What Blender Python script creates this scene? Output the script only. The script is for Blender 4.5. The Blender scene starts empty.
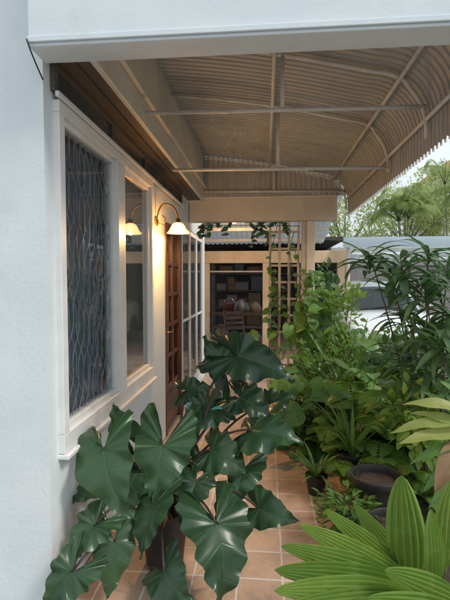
import bpy, math, random
from mathutils import Vector, Matrix, Euler
random.seed(11)
S = bpy.context.scene
COL = S.collection
R = math.radians
U = random.uniform

# ------------------------------------------------------------------ camera
F = 440.0
CP = Vector((0, 0, 1.5))
cd = bpy.data.cameras.new('camera'); cam = bpy.data.objects.new('camera', cd); COL.objects.link(cam)
cd.sensor_width = 36; cd.lens = 36 * F / 600.0; cd.clip_start = .05; cd.clip_end = 500
cam.location = CP
eu = Euler((R(90 - 2.6), 0, R(5.19)), 'XYZ'); cam.rotation_euler = eu
S.camera = cam
RM = eu.to_matrix()
def ray(px, py): return RM @ Vector(((px - 225) / F, -(py - 300) / F, -1))
def at(px, py, Y): r = ray(px, py); return CP + r * (Y / r.y)
def atX(px, py, X): r = ray(px, py); return CP + r * (X / r.x)
def atZ(px, py, Z): r = ray(px, py); return CP + r * ((Z - CP.z) / r.z)

# ------------------------------------------------------------------ world, sun
w = bpy.data.worlds.new('World'); S.world = w; w.use_nodes = True
nt = w.node_tree; nt.nodes.clear()
sky = nt.nodes.new('ShaderNodeTexSky'); sky.sky_type = 'NISHITA'; sky.sun_disc = False
EL, AZ = 50, 115
sky.sun_elevation = R(EL); sky.sun_rotation = R(AZ); sky.dust_density = 4.0; sky.air_density = 1.0; sky.ozone_density = 1.5
hs = nt.nodes.new('ShaderNodeHueSaturation'); hs.inputs['Saturation'].default_value = .7
wtc = nt.nodes.new('ShaderNodeTexCoord'); wno = nt.nodes.new('ShaderNodeTexNoise'); wno.inputs['Scale'].default_value = 2.2; wno.inputs['Detail'].default_value = 6
wmr = nt.nodes.new('ShaderNodeMapRange'); wmr.inputs[1].default_value = .3; wmr.inputs[2].default_value = .6; wmr.inputs[3].default_value = .55; wmr.inputs[4].default_value = .95
wmx = nt.nodes.new('ShaderNodeMix'); wmx.data_type = 'RGBA'; wmx.inputs[7].default_value = (6.5, 7.05, 7.5, 1)
bg = nt.nodes.new('ShaderNodeBackground'); bg.inputs[1].default_value = .145
wo = nt.nodes.new('ShaderNodeOutputWorld')
nt.links.new(wtc.outputs['Generated'], wno.inputs['Vector']); nt.links.new(wno.outputs['Fac'], wmr.inputs[0]); nt.links.new(wmr.outputs[0], wmx.inputs[0])
nt.links.new(sky.outputs[0], hs.inputs['Color']); nt.links.new(hs.outputs[0], wmx.inputs[6]); nt.links.new(wmx.outputs[2], bg.inputs[0]); nt.links.new(bg.outputs[0], wo.inputs[0])
sl = bpy.data.lights.new('sun', 'SUN'); sl.energy = 1.9; sl.angle = R(14); sl.color = (1, .95, .86)
so = bpy.data.objects.new('sun', sl); COL.objects.link(so)
sd = Vector((math.sin(R(AZ)) * math.cos(R(EL)), math.cos(R(AZ)) * math.cos(R(EL)), math.sin(R(EL))))
so.rotation_euler = (-sd).to_track_quat('-Z', 'Y').to_euler()
S.view_settings.view_transform = 'Standard'; S.view_settings.look = 'None'; S.view_settings.exposure = 0

# ------------------------------------------------------------------ materials
def newmat(name):
    m = bpy.data.materials.new(name); m.use_nodes = True
    n = m.node_tree; n.nodes.clear()
    o = n.nodes.new('ShaderNodeOutputMaterial')
    return m, n, o
def N(n, t, **k):
    x = n.nodes.new(t)
    for a, b in k.items(): setattr(x, a, b)
    return x
def math_(n, op, a, b=None, c=None, clamp=False):
    x = N(n, 'ShaderNodeMath', operation=op); x.use_clamp = clamp
    for i, v in enumerate((a, b, c)):
        if v is None: continue
        if isinstance(v, (int, float)): x.inputs[i].default_value = v
        else: n.links.new(v, x.inputs[i])
    return x.outputs[0]
def mixc(n, f, a, b):
    x = N(n, 'ShaderNodeMix', data_type='RGBA')
    for i, v in ((0, f), (6, a), (7, b)):
        if isinstance(v, (int, float)): x.inputs[i].default_value = v
        elif isinstance(v, tuple): x.inputs[i].default_value = (*v[:3], 1)
        else: n.links.new(v, x.inputs[i])
    return x.outputs[2]
def noise(n, scale, detail=5, rough=.6, stretch=None):
    tc = N(n, 'ShaderNodeTexCoord'); src = tc.outputs['Object']
    if stretch:
        mp = N(n, 'ShaderNodeMapping'); mp.inputs['Scale'].default_value = stretch
        n.links.new(src, mp.inputs[0]); src = mp.outputs[0]
    t = N(n, 'ShaderNodeTexNoise'); t.inputs['Scale'].default_value = scale; t.inputs['Detail'].default_value = detail
    t.inputs['Roughness'].default_value = rough
    n.links.new(src, t.inputs['Vector']); return t.outputs['Fac']
def ramp(n, src, a, b):
    x = N(n, 'ShaderNodeMapRange'); x.inputs[1].default_value = a; x.inputs[2].default_value = b
    n.links.new(src, x.inputs[0]); return x.outputs[0]
def M(name, c1, c2=None, scale=4, rough=.6, bump=.1, bscale=60, metal=0, stretch=None, dirt=None, lo=.35, hi=.65, trans=0):
    m, n, o = newmat(name)
    p = N(n, 'ShaderNodeBsdfPrincipled')
    c2 = c2 or tuple(v * .8 for v in c1)
    col = mixc(n, ramp(n, noise(n, scale, stretch=stretch), lo, hi), c1, c2)
    if dirt:
        f = math_(n, 'MULTIPLY', ramp(n, noise(n, 1.7, 8, .7, stretch=(1, 1, .35)), .52, .75), .5)
        col = mixc(n, f, col, dirt)
    n.links.new(col, p.inputs['Base Color'])
    p.inputs['Metallic'].default_value = metal
    n.links.new(math_(n, 'ADD', math_(n, 'MULTIPLY', noise(n, scale * 3), .25), rough - .12), p.inputs['Roughness'])
    if bump:
        b = N(n, 'ShaderNodeBump'); b.inputs['Strength'].default_value = bump; b.inputs['Distance'].default_value = .01
        n.links.new(noise(n, bscale), b.inputs['Height']); n.links.new(b.outputs[0], p.inputs['Normal'])
    out = p.outputs[0]
    if trans:
        t = N(n, 'ShaderNodeBsdfTranslucent'); n.links.new(col, t.inputs[0]); ms = N(n, 'ShaderNodeMixShader'); ms.inputs[0].default_value = trans
        n.links.new(out, ms.inputs[1]); n.links.new(t.outputs[0], ms.inputs[2]); out = ms.outputs[0]
    n.links.new(out, o.inputs[0]); return m
def leafmat(name, dark, light, vein, nside=9, slant=0.0, rough=.38, trans=.22, vstr=.55, bump=.4, vw=.07):
    m, n, o = newmat(name)
    p = N(n, 'ShaderNodeBsdfPrincipled')
    uv = N(n, 'ShaderNodeUVMap'); sp = N(n, 'ShaderNodeSeparateXYZ'); n.links.new(uv.outputs[0], sp.inputs[0])
    u, v = sp.outputs[0], sp.outputs[1]
    av = math_(n, 'ABSOLUTE', v)
    mid = N(n, 'ShaderNodeMapRange'); mid.inputs[1].default_value = .015; mid.inputs[2].default_value = vw
    mid.inputs[3].default_value = 1; mid.inputs[4].default_value = 0; n.links.new(av, mid.inputs[0])
    ph = math_(n, 'ADD', math_(n, 'MULTIPLY', u, nside), math_(n, 'MULTIPLY', av, -slant))
    fr = math_(n, 'ABSOLUTE', math_(n, 'SUBTRACT', math_(n, 'FRACT', ph), .5))
    sd_ = N(n, 'ShaderNodeMapRange'); sd_.inputs[1].default_value = .01; sd_.inputs[2].default_value = .01 + vw
    sd_.inputs[3].default_value = .5; sd_.inputs[4].default_value = 0; n.links.new(fr, sd_.inputs[0])
    veins = math_(n, 'MAXIMUM', mid.outputs[0], sd_.outputs[0])
    at_ = N(n, 'ShaderNodeAttribute', attribute_name='rnd')
    nz = noise(n, 14, 4)
    f = math_(n, 'ADD', math_(n, 'MULTIPLY', at_.outputs['Fac'], .75), math_(n, 'MULTIPLY', math_(n, 'SUBTRACT', nz, .4), .7), clamp=True)
    col = mixc(n, f, dark, light)
    col = mixc(n, math_(n, 'MULTIPLY', veins, vstr), col, vein)
    col = mixc(n, math_(n, 'MULTIPLY', ramp(n, noise(n, 55, 3), .66, .8), .35), col, (.14, .13, .05))
    n.links.new(col, p.inputs['Base Color'])
    n.links.new(math_(n, 'ADD', math_(n, 'MULTIPLY', nz, .3), rough - .14), p.inputs['Roughness'])
    b = N(n, 'ShaderNodeBump'); b.inputs['Strength'].default_value = bump; b.inputs['Distance'].default_value = .006; b.invert = True
    n.links.new(veins, b.inputs['Height']); n.links.new(b.outputs[0], p.inputs['Normal'])
    t = N(n, 'ShaderNodeBsdfTranslucent')
    tcol = mixc(n, .5, col, tuple(min(1, x * 1.6) for x in light)); n.links.new(tcol, t.inputs[0])
    ms = N(n, 'ShaderNodeMixShader'); ms.inputs[0].default_value = trans
    n.links.new(p.outputs[0], ms.inputs[1]); n.links.new(t.outputs[0], ms.inputs[2]); n.links.new(ms.outputs[0], o.inputs[0])
    return m
def glassmat(name, tint, pw=3.0, k=.85):
    m, n, o = newmat(name)
    t = N(n, 'ShaderNodeBsdfTransparent'); t.inputs[0].default_value = (*tint, 1)
    g = N(n, 'ShaderNodeBsdfGlossy'); g.inputs['Roughness'].default_value = .015; g.inputs[0].default_value = (.92, .95, .97, 1)
    lw = N(n, 'ShaderNodeLayerWeight'); lw.inputs[0].default_value = .5
    fac = math_(n, 'ADD', math_(n, 'MULTIPLY', math_(n, 'POWER', lw.outputs['Facing'], pw), k), .05)
    b = N(n, 'ShaderNodeBump'); b.inputs['Strength'].default_value = .02; b.inputs['Distance'].default_value = .01
    n.links.new(noise(n, 3, 2), b.inputs['Height']); n.links.new(b.outputs[0], g.inputs['Normal'])
    ms = N(n, 'ShaderNodeMixShader'); n.links.new(fac, ms.inputs[0])
    n.links.new(t.outputs[0], ms.inputs[1]); n.links.new(g.outputs[0], ms.inputs[2]); n.links.new(ms.outputs[0], o.inputs[0])
    return m
def emitmat(name, c, s, see=0):
    m, n, o = newmat(name)
    e = N(n, 'ShaderNodeEmission'); e.inputs[1].default_value = s
    lw = N(n, 'ShaderNodeLayerWeight'); lw.inputs[0].default_value = .4
    col = mixc(n, lw.outputs['Facing'], c, (c[0], c[1] * .6, c[2] * .4)); n.links.new(col, e.inputs[0])
    out = e.outputs[0]
    if see:
        t = N(n, 'ShaderNodeBsdfTransparent'); t.inputs[0].default_value = (1, .8, .55, 1); ms = N(n, 'ShaderNodeMixShader'); ms.inputs[0].default_value = see
        n.links.new(out, ms.inputs[1]); n.links.new(t.outputs[0], ms.inputs[2]); out = ms.outputs[0]
    n.links.new(out, o.inputs[0]); return m
def tilemat():
    m, n, o = newmat('beige_terracotta_tile')
    p = N(n, 'ShaderNodeBsdfPrincipled'); tc = N(n, 'ShaderNodeTexCoord')
    mp = N(n, 'ShaderNodeMapping'); mp.inputs['Location'].default_value = (.13, .1, 0); n.links.new(tc.outputs['Object'], mp.inputs[0])
    br = N(n, 'ShaderNodeTexBrick'); br.offset = 0; br.squash = 1
    br.inputs['Scale'].default_value = 1; br.inputs['Brick Width'].default_value = .225; br.inputs['Row Height'].default_value = .225
    br.inputs['Mortar Size'].default_value = .0065; br.inputs['Mortar Smooth'].default_value = .3; br.inputs['Bias'].default_value = 0
    br.inputs['Color1'].default_value = (.57, .395, .295, 1); br.inputs['Color2'].default_value = (.43, .29, .215, 1); br.inputs['Mortar'].default_value = (.70, .65, .59, 1)
    n.links.new(mp.outputs[0], br.inputs['Vector'])
    dk = math_(n, 'MULTIPLY', ramp(n, noise(n, 6, 8, .7), .40, .72), .55)
    col = mixc(n, dk, br.outputs['Color'], (.27, .19, .14))
    col = mixc(n, math_(n, 'MULTIPLY', ramp(n, noise(n, 40, 6, .7), .5, .8), .35), col, (.62, .49, .40))
    col = mixc(n, math_(n, 'MULTIPLY', ramp(n, noise(n, 2.4, 8, .75), .48, .66), .5), col, (.20, .155, .12))
    col = mixc(n, math_(n, 'MULTIPLY', ramp(n, noise(n, 90, 3, .7), .62, .72), .5), col, (.13, .10, .07))
    n.links.new(col, p.inputs['Base Color'])
    n.links.new(math_(n, 'ADD', math_(n, 'MULTIPLY', noise(n, 9), .5), .18), p.inputs['Roughness'])
    b = N(n, 'ShaderNodeBump'); b.inputs['Strength'].default_value = .5; b.inputs['Distance'].default_value = .004; b.invert = True
    n.links.new(br.outputs['Fac'], b.inputs['Height']); n.links.new(b.outputs[0], p.inputs['Normal'])
    n.links.new(p.outputs[0], o.inputs[0]); return m

WHITE = M('white_painted_plaster', (.73, .79, .81), (.65, .72, .75), 2.5, .7, .2, 45, dirt=(.46, .48, .48))
FRAMEW = M('white_window_paint', (.78, .80, .80), (.70, .72, .72), 6, .4, .05, 40, dirt=(.46, .44, .40))
BEAMW = M('white_beam_paint', (.72, .78, .81), (.60, .68, .72), 3, .55, .1, 50, stretch=(.4, 1, 1), dirt=(.5, .48, .44))
CREAM = M('cream_paint', (.72, .68, .60), (.60, .56, .49), 3, .5, .08, 40, stretch=(1, .4, 1), dirt=(.36, .32, .28))
GLOWCREAM = M('cream_paint_glow_tinted', (.76, .60, .40), (.64, .49, .31), 3, .5, .08, 40, dirt=(.36, .26, .17))  # cream paint with the warm lamp glow worked into its colour
TRELL = M('weathered_cream_lattice', (.62, .57, .49), (.47, .43, .37), 6, .7, .2, 40, dirt=(.2, .2, .14))
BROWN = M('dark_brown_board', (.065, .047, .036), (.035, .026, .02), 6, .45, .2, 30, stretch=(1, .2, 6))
SOFF = M('grey_brown_soffit', (.11, .094, .082), (.07, .06, .053), 6, .55, .2, 30, stretch=(1, .2, 6))
DOORW = M('reddish_brown_wood', (.14, .056, .032), (.075, .03, .018), 8, .4, .2, 40, stretch=(6, 6, .4))
DARKW = M('dark_stained_wood', (.07, .044, .03), (.04, .026, .018), 8, .5, .2, 40)
AWN = M('grey_beige_awning_metal', (.50, .505, .50), (.40, .405, .40), 2.5, .5, .03, 30, stretch=(.5, 2, 1), dirt=(.24, .23, .21))
TUBE = M('pale_grey_cream_tube', (.78, .77, .73), (.62, .61, .57), 8, .45, .05, 50, dirt=(.28, .2, .14))
BLACKP = M('black_plastic_pot', (.018, .018, .019), (.035, .034, .033), 5, .5, .1, 30, dirt=(.08, .065, .05))
SOIL = M('dark_potting_soil', (.035, .024, .016), (.075, .055, .04), 30, .95, 1.0, 70)
EARTH = M('garden_soil', (.035, .03, .019), (.06, .05, .032), 8, .95, 1.0, 30, dirt=(.025, .045, .014))
CONC = M('concrete', (.30, .29, .27), (.22, .21, .2), 2, .85, .3, 30, dirt=(.12, .12, .1))
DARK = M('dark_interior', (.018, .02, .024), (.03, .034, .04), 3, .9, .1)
CURT = M('grey_blue_curtain', (.17, .205, .24), (.10, .125, .155), 5, .9, .2, 80, stretch=(1, 3, .3))
CURT2 = M('dark_warm_curtain', (.11, .095, .08), (.055, .048, .042), 5, .9, .2, 80, stretch=(1, 3, .3))
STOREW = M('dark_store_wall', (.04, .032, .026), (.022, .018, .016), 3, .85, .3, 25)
BLACK = M('black_rubber', (.012, .012, .012), (.02, .02, .02), 5, .6)
BRASS = M('aged_brass', (.42, .27, .09), (.25, .15, .05), 12, .32, .05, 60, metal=1)
GRILLE = M('grey_blue_grille_paint', (.30, .34, .38), (.22, .25, .29), 8, .45)
CARW = M('silver_white_car_paint', (.78, .80, .82), (.74, .76, .78), 2, .2, .0)
CHROME = M('chrome_trim', (.6, .6, .62), (.5, .5, .52), 5, .2, 0, metal=1)
STEMR = M('purplish_brown_stem', (.06, .026, .03), (.035, .028, .024), 12, .5, .2, 50)
STEMG = M('green_stem', (.06, .10, .03), (.09, .08, .035), 12, .55, .2, 50)
BARK = M('grey_brown_bark', (.13, .10, .075), (.07, .055, .04), 14, .9, .8, 40, stretch=(1, 1, .3))
PBARK = M('grey_green_palm_trunk', (.24, .25, .16), (.16, .17, .11), 14, .9, .5, 40, stretch=(1, 1, .3))
POLY = M('pale_blue_roof_sheet', (.74, .82, .86), (.66, .75, .80), 1.5, .5, .03, trans=.6)
POLY2 = M('dull_grey_roof_sheet', (.42, .48, .52), (.32, .37, .41), 1.5, .6, .05, trans=.3, dirt=(.17, .17, .16))
GREYS = M('grey_slat_paint', (.11, .11, .11), (.07, .07, .07), 5, .5)
CARD = M('brown_cardboard', (.13, .088, .056), (.09, .06, .038), 8, .85)
REDP = M('dull_red_plastic', (.15, .042, .03), (.10, .03, .022), 6, .45)
BLUEP = M('dull_blue_plastic', (.035, .048, .065), (.024, .034, .048), 6, .5)
SACK = M('woven_sack', (.18, .155, .12), (.11, .095, .075), 10, .9, .6, 60)
TURQ = M('turquoise_doormat', (.04, .30, .33), (.025, .2, .23), 60, .95, 1, 150)
ROOFR = M('grey_roof', (.42, .43, .43), (.33, .34, .34), 3, .8, .4, 30)
ROOFRED = M('red_tile_roof', (.42, .15, .10), (.32, .11, .075), 3, .8, .4, 12)
WALLN = M('pale_house_wall', (.60, .61, .60), (.5, .51, .5), 2, .8, .2, dirt=(.33, .33, .31))
WGLASS = glassmat('window_glass', (.80, .84, .87), 4.0, .40)
WGLASS2 = glassmat('reflective_window_glass', (.62, .62, .6), 2.4, .72)
DGLASS = glassmat('dark_door_glass', (.35, .36, .37), 4.0, .5)
CGLASS = M('dark_car_glass', (.05, .06, .065), (.07, .08, .085), 2, .13, 0)
LAMP = emitmat('lit_frosted_glass', (1.0, .68, .30), 4.6, .25)
BULB = emitmat('lit_bulb', (1.0, .80, .45), 9)
TILE = tilemat()

LPHIL = leafmat('dark_arrow_leaf', (.013, .038, .020), (.045, .108, .040), (.09, .165, .07), 10, 0, .29, .14, .38, .3, .03)
LVINE = leafmat('mid_green_heart_leaf', (.045, .115, .026), (.15, .31, .055), (.22, .36, .11), 7, 0, .40, .34, vw=.05)
LOLE = leafmat('blue_green_lance_leaf', (.030, .08, .034), (.10, .20, .07), (.2, .30, .12), 14, 3, .34, .24)
LSHR = leafmat('shrub_leaf', (.038, .105, .022), (.16, .31, .052), (.2, .34, .09), 6, 2, .45, .38)
LBRT = leafmat('bright_shrub_leaf', (.09, .195, .032), (.29, .44, .075), (.27, .4, .11), 6, 2, .45, .42)
LDRK = leafmat('dark_shrub_leaf', (.025, .066, .019), (.075, .165, .038), (.12, .2, .06), 6, 2, .42, .27)
LFERN = leafmat('fern_frond_green', (.07, .17, .032), (.25, .43, .075), (.24, .37, .1), 5, 1, .5, .42)
LPLEAT = leafmat('pleated_pale_green_leaf', (.11, .23, .045), (.33, .47, .12), (.36, .5, .18), 1, 0, .42, .42, .45, .1, .03)
LSTRAP = leafmat('strap_leaf', (.05, .125, .035), (.17, .32, .08), (.22, .35, .12), 1, 0, .38, .32)
LBROAD = leafmat('broad_garden_leaf', (.045, .125, .032), (.15, .30, .065), (.26, .39, .14), 12, 4, .34, .34, .6, .4, .06)
LYEL = leafmat('yellow_green_strap_leaf', (.19, .28, .06), (.40, .43, .13), (.44, .46, .2), 1, 0, .42, .38)
LDRY = leafmat('dry_brown_leaf', (.16, .085, .045), (.30, .19, .10), (.3, .2, .1), 6, 1, .7, .2)
LPALM = leafmat('palm_leaflet', (.22, .31, .09), (.40, .48, .19), (.38, .46, .2), 1, 0, .45, .48)
LTREE = leafmat('far_tree_leaf', (.24, .32, .10), (.44, .50, .20), (.38, .46, .2), 4, 1, .5, .5)

# ------------------------------------------------------------------ mesh builder
BASE = {}
class MB:
    def __init__(s): s.V = []; s.F = []; s.UV = []; s.RN = []
    def v(s, p, uv=(0, 0), r=.5): s.V.append(tuple(p)); s.UV.append(uv); s.RN.append(r); return len(s.V) - 1
    def box(s, x0, x1, y0, y1, z0, z1):
        i = [s.v((x, y, z)) for x in (x0, x1) for y in (y0, y1) for z in (z0, z1)]
        for f in ((0, 1, 3, 2), (4, 6, 7, 5), (0, 4, 5, 1), (2, 3, 7, 6), (0, 2, 6, 4), (1, 5, 7, 3)): s.F.append(tuple(i[k] for k in f))
        return s
    def quad(s, *p): s.F.append(tuple(s.v(q) for q in p)); return s
    def tube(s, pts, r, n=8, r2=None):
        pts = [Vector(p) for p in pts]; k = len(pts); prev = None; rings = []
        for i, p in enumerate(pts):
            d = (pts[min(i + 1, k - 1)] - pts[max(i - 1, 0)]).normalized()
            if prev is None:
                a = Vector((0, 0, 1)) if abs(d.z) < .9 else Vector((1, 0, 0)); prev = d.cross(a).normalized()
            prev = (prev - d * prev.dot(d)).normalized(); q = d.cross(prev)
            rr = r if r2 is None else r + (r2 - r) * i / max(1, k - 1)
            rings.append([s.v(p + (prev * math.cos(2 * math.pi * j / n) + q * math.sin(2 * math.pi * j / n)) * rr, (i / k, 0)) for j in range(n)])
        for i in range(k - 1):
            for j in range(n): s.F.append((rings[i][j], rings[i][(j + 1) % n], rings[i + 1][(j + 1) % n], rings[i + 1][j]))
        s.F.append(tuple(reversed(rings[0]))); s.F.append(tuple(rings[-1])); return s
    def lathe(s, prof, c, n=28, wob=0):
        c = Vector(c); rings = []
        for r, z in prof: rings.append([s.v(c + Vector((r * (1 + wob * math.cos(6 * 2 * math.pi * j / n)) * math.cos(2 * math.pi * j / n), r * (1 + wob * math.cos(6 * 2 * math.pi * j / n)) * math.sin(2 * math.pi * j / n), z))) for j in range(n)])
        for i in range(len(prof) - 1):
            for j in range(n): s.F.append((rings[i][j], rings[i][(j + 1) % n], rings[i + 1][(j + 1) % n], rings[i + 1][j]))
        return s
    def disc(s, c, r, n=24, bump=0):
        c = Vector(c); m = s.v(c + Vector((0, 0, bump)))
        mid = [s.v(c + Vector((r * .55 * math.cos(2 * math.pi * j / n), r * .55 * math.sin(2 * math.pi * j / n), bump * U(.3, 1)))) for j in range(n)]
        out = [s.v(c + Vector((r * math.cos(2 * math.pi * j / n), r * math.sin(2 * math.pi * j / n), 0))) for j in range(n)]
        for j in range(n):
            s.F.append((m, mid[j], mid[(j + 1) % n])); s.F.append((mid[j], out[j], out[(j + 1) % n], mid[(j + 1) % n]))
        return s
    def grid(s, fn, nu, nv):
        idx = [[s.v(fn(i / nu, j / nv), (i / nu, j / nv)) for j in range(nv + 1)] for i in range(nu + 1)]
        for i in range(nu):
            for j in range(nv): s.F.append((idx[i][j], idx[i + 1][j], idx[i + 1][j + 1], idx[i][j + 1]))
        return s
    def build(s, name, m, parent=None, smooth=False, bevel=0, solid=0):
        me = bpy.data.meshes.new(name)
        off = BASE.get(parent.name, Vector()) if parent else Vector()
        me.from_pydata([(a - off.x, b - off.y, c - off.z) for a, b, c in s.V], [], s.F)
        uvl = me.uv_layers.new(name='UVMap'); li = [0] * len(me.loops); me.loops.foreach_get('vertex_index', li)
        fl = []
        for k in li: fl.extend(s.UV[k])
        uvl.data.foreach_set('uv', fl)
        a = me.attributes.new('rnd', 'FLOAT', 'POINT'); a.data.foreach_set('value', s.RN)
        if smooth: me.polygons.foreach_set('use_smooth', [True] * len(me.polygons))
        me.materials.append(m); me.update()
        o = bpy.data.objects.new(name, me); COL.objects.link(o)
        if parent: o.parent = parent; BASE[o.name] = off
        if solid:
            md = o.modifiers.new('solid', 'SOLIDIFY'); md.thickness = solid; md.offset = 0
        if bevel:
            md = o.modifiers.new('bevel', 'BEVEL'); md.width = bevel; md.segments = 2; md.limit_method = 'ANGLE'
        return o
def tag(o, label=None, cat=None, group=None, kind=None):
    if label: o['label'] = label
    if cat: o['category'] = cat
    if group: o['group'] = group
    if kind: o['kind'] = kind
    return o
def thing(name, loc, label, cat, group=None):
    o = bpy.data.objects.new(name, None); COL.objects.link(o); o.location = loc; o.empty_display_size = .1
    BASE[o.name] = Vector(loc); return tag(o, label, cat, group)

# ------------------------------------------------------------------ leaf makers
def lance(t): return max(0, math.sin(math.pi * min(1, t) ** .85)) ** .9
def strap(t): return min(1, .55 + t * 1.6) * (1 - max(0, (t - .35) / .65) ** 1.8)
def ellip(t): return max(0, math.sin(math.pi * t ** .9)) ** .75
def lamina(mb, base, d, nrm, L, W, prof=lance, n=5, m=1, fold=.3, droop=.5, wave=0., pleat=0., twist=0., r=None):
    base = Vector(base); X = Vector(d).normalized(); Z = Vector(nrm); Z = Z - X * Z.dot(X)
    if Z.length < 1e-4: Z = X.orthogonal()
    Z.normalize(); Y = Z.cross(X); r = random.random() if r is None else r
    x = z = 0.; rows = []; ph = U(0, 6)
    for i in range(n + 1):
        t = i / n; th = droop * (t - .15)
        if i: x += math.cos(th) * L / n; z -= math.sin(th) * L / n
        hw = W * prof(t); row = []; tw = twist * t
        for j in range(-m, m + 1):
            s_ = j / m; y = s_ * hw; rj = r
            zz = z + abs(y) * fold + wave * W * math.sin(t * 14 + ph + s_) * s_ * s_
            if pleat:
                zz += pleat * hw / m * (1 if j % 2 else -1) - .35 * hw * s_ * s_; rj = min(1, max(0, r + (.17 if j % 2 else -.17)))
            row.append(mb.v(base + X * x + Y * (y * math.cos(tw)) + Z * (zz + y * math.sin(tw)), (t, s_), rj))
        rows.append(row)
    for i in range(n):
        for j in range(2 * m): mb.F.append((rows[i][j], rows[i + 1][j], rows[i + 1][j + 1], rows[i][j + 1]))
ARROW = [(0, 0), (-.08, .06), (-.24, .18), (-.46, .34), (-.68, .50), (-.80, .67), (-.72, .84), (-.48, .95), (-.20, .97), (.06, .93), (.30, .80), (.53, .56), (.74, .30), (.91, .09), (1, 0)]
HEART = [(0, 0), (-.08, .12), (-.16, .4), (-.12, .72), (.06, .95), (.3, 1.0), (.55, .82), (.76, .5), (.92, .18), (1, 0)]
def sample(c, t):
    x = t * (len(c) - 1); i = min(int(x), len(c) - 2); f = x - i
    p = [c[max(0, min(len(c) - 1, i + k))] for k in (-1, 0, 1, 2)]
    return [.5 * (2 * p[1][a] + (p[2][a] - p[0][a]) * f + (2 * p[0][a] - 5 * p[1][a] + 4 * p[2][a] - p[3][a]) * f * f + (3 * p[1][a] - p[0][a] - 3 * p[2][a] + p[3][a]) * f ** 3) for a in (0, 1)]
def blade(mb, base, tip, nrm, hw, ctrl=ARROW, ns=26, ms=5, fold=.25, droop=.6, wave=.07, r=None, bend=0.):
    base, tip = Vector(base), Vector(tip); X = tip - base; L = X.length; X.normalize()
    Z = Vector(nrm); Z = (Z - X * Z.dot(X)).normalized(); Y = Z.cross(X); r = random.random() if r is None else r; ph = U(0, 6)
    ca, sa = math.cos(droop / 2), math.sin(droop / 2); L2 = L * (droop / 2) / math.sin(droop / 2)
    for side in (1, -1):
        rows = []; hws = hw * U(.88, 1.1); fo = fold * U(.6, 1.4)
        for i in range(ns + 1):
            ox, oy = sample(ctrl, i / ns); oy = max(0, oy); mx = max(0, min(1, ox - .28 * oy)); row = []
            edge = 1 + wave * .5 * math.sin(i * 1.15 + ph * 2 + side)
            for k in range(ms + 1):
                s_ = k / ms; x = mx + (ox - mx) * s_; y = oy * s_
                xx = L2 * math.sin(droop * x) / droop; zz = -L2 * (1 - math.cos(droop * x)) / droop
                xx, zz = xx * ca - zz * sa, xx * sa + zz * ca
                yy = y * hws * (1 + (edge - 1) * s_); zz += fo * yy * (1.25 - .9 * y)
                zz += wave * hw * (math.sin(i * .55 + ph + side) + .75 * math.sin(i * 1.2 + ph * 3)) * s_ * s_ - .022 * hw * math.cos(i / ns * 10 * 2 * math.pi) * s_ * (1 - s_) * 2
                row.append(mb.v(base + X * xx + Y * (yy * side + bend * L * x * abs(x)) + Z * zz, (i / ns, s_ * side), r))
            rows.append(row)
        for i in range(ns):
            for k in range(ms):
                q = (rows[i][k], rows[i + 1][k], rows[i + 1][k + 1], rows[i][k + 1])
                mb.F.append(q if side > 0 else q[::-1])
def qcurve(a, b, c, n=8):
    a, b, c = Vector(a), Vector(b), Vector(c)
    return [a * (1 - t) ** 2 + b * 2 * t * (1 - t) + c * t * t for t in [i / n for i in range(n + 1)]]
def rv(): return Vector((U(-1, 1), U(-1, 1), U(-1, 1)))

# ------------------------------------------------------------------ ground
g = MB(); g.grid(lambda a, b: (-90 + 180 * a, -20 + 200 * b, -.012), 4, 4); tag(g.build('ground', CONC), kind='structure')
g = MB(); g.grid(lambda a, b: (-.935 + 2.0 * a, .3 + 11.5 * b, 0), 2, 4); tag(g.build('tiled_floor', TILE), kind='structure')
g = MB(); g.grid(lambda a, b: (.78 + 1.5 * a, 1.2 + 6.0 * b, .02 + .05 * math.sin(a * math.pi) * (1 + .5 * math.sin(b * 31) * math.sin(a * 17))), 20, 60); tag(g.build('garden_soil', EARTH, smooth=True), kind='structure')

# ------------------------------------------------------------------ house
WX = -.94; YC = atX(47, 300, WX).y
house = thing('white_house', (WX, YC, 0), 'white plastered house along the left side with barred windows and a brown door', 'house')
wy0 = atX(56, 300, WX).y; wy1 = atX(151, 300, WX).y; Z0, Z1 = .70, 2.30
dy0 = atX(165, 300, WX).y; dy1 = atX(181, 300, WX).y
gy0 = atX(183, 300, WX).y; gy1 = atX(203, 300, WX).y; YE = gy1 + .18
b = MB(); T = .22
def wp(y0, y1, z0, z1): b.box(WX - T, WX, y0, y1, z0, z1)
wp(YC, wy0, 0, 3.3); wp(wy0, wy1, 0, Z0); wp(wy0, wy1, Z1, 3.3); wp(wy1, dy0, 0, 3.3); wp(dy0, dy1, 2.05, 3.3)
wp(dy1, gy0, 0, 3.3); wp(gy0, gy1, 2.12, 3.3); wp(gy0, gy1, 0, .08); wp(gy1, YE, 0, 3.3)
b.build('wall', WHITE, house)
b = MB(); b.box(-4.5, WX - T, YC, YC + .2, 0, 3.6); b.build('front_wall', WHITE, house)
b = MB(); b.box(-4.5, WX - T, YE - .2, YE - .003, 0, 3.3); b.build('rear_wall', WHITE, house)
b = MB(); b.box(WX - 1.3, WX - 1.25, YC + .3, YE - .3, .02, 3.0); b.build('dark_room_sheet', DARK, house)  # near-black sheet standing in for the unlit room behind the glass
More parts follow.
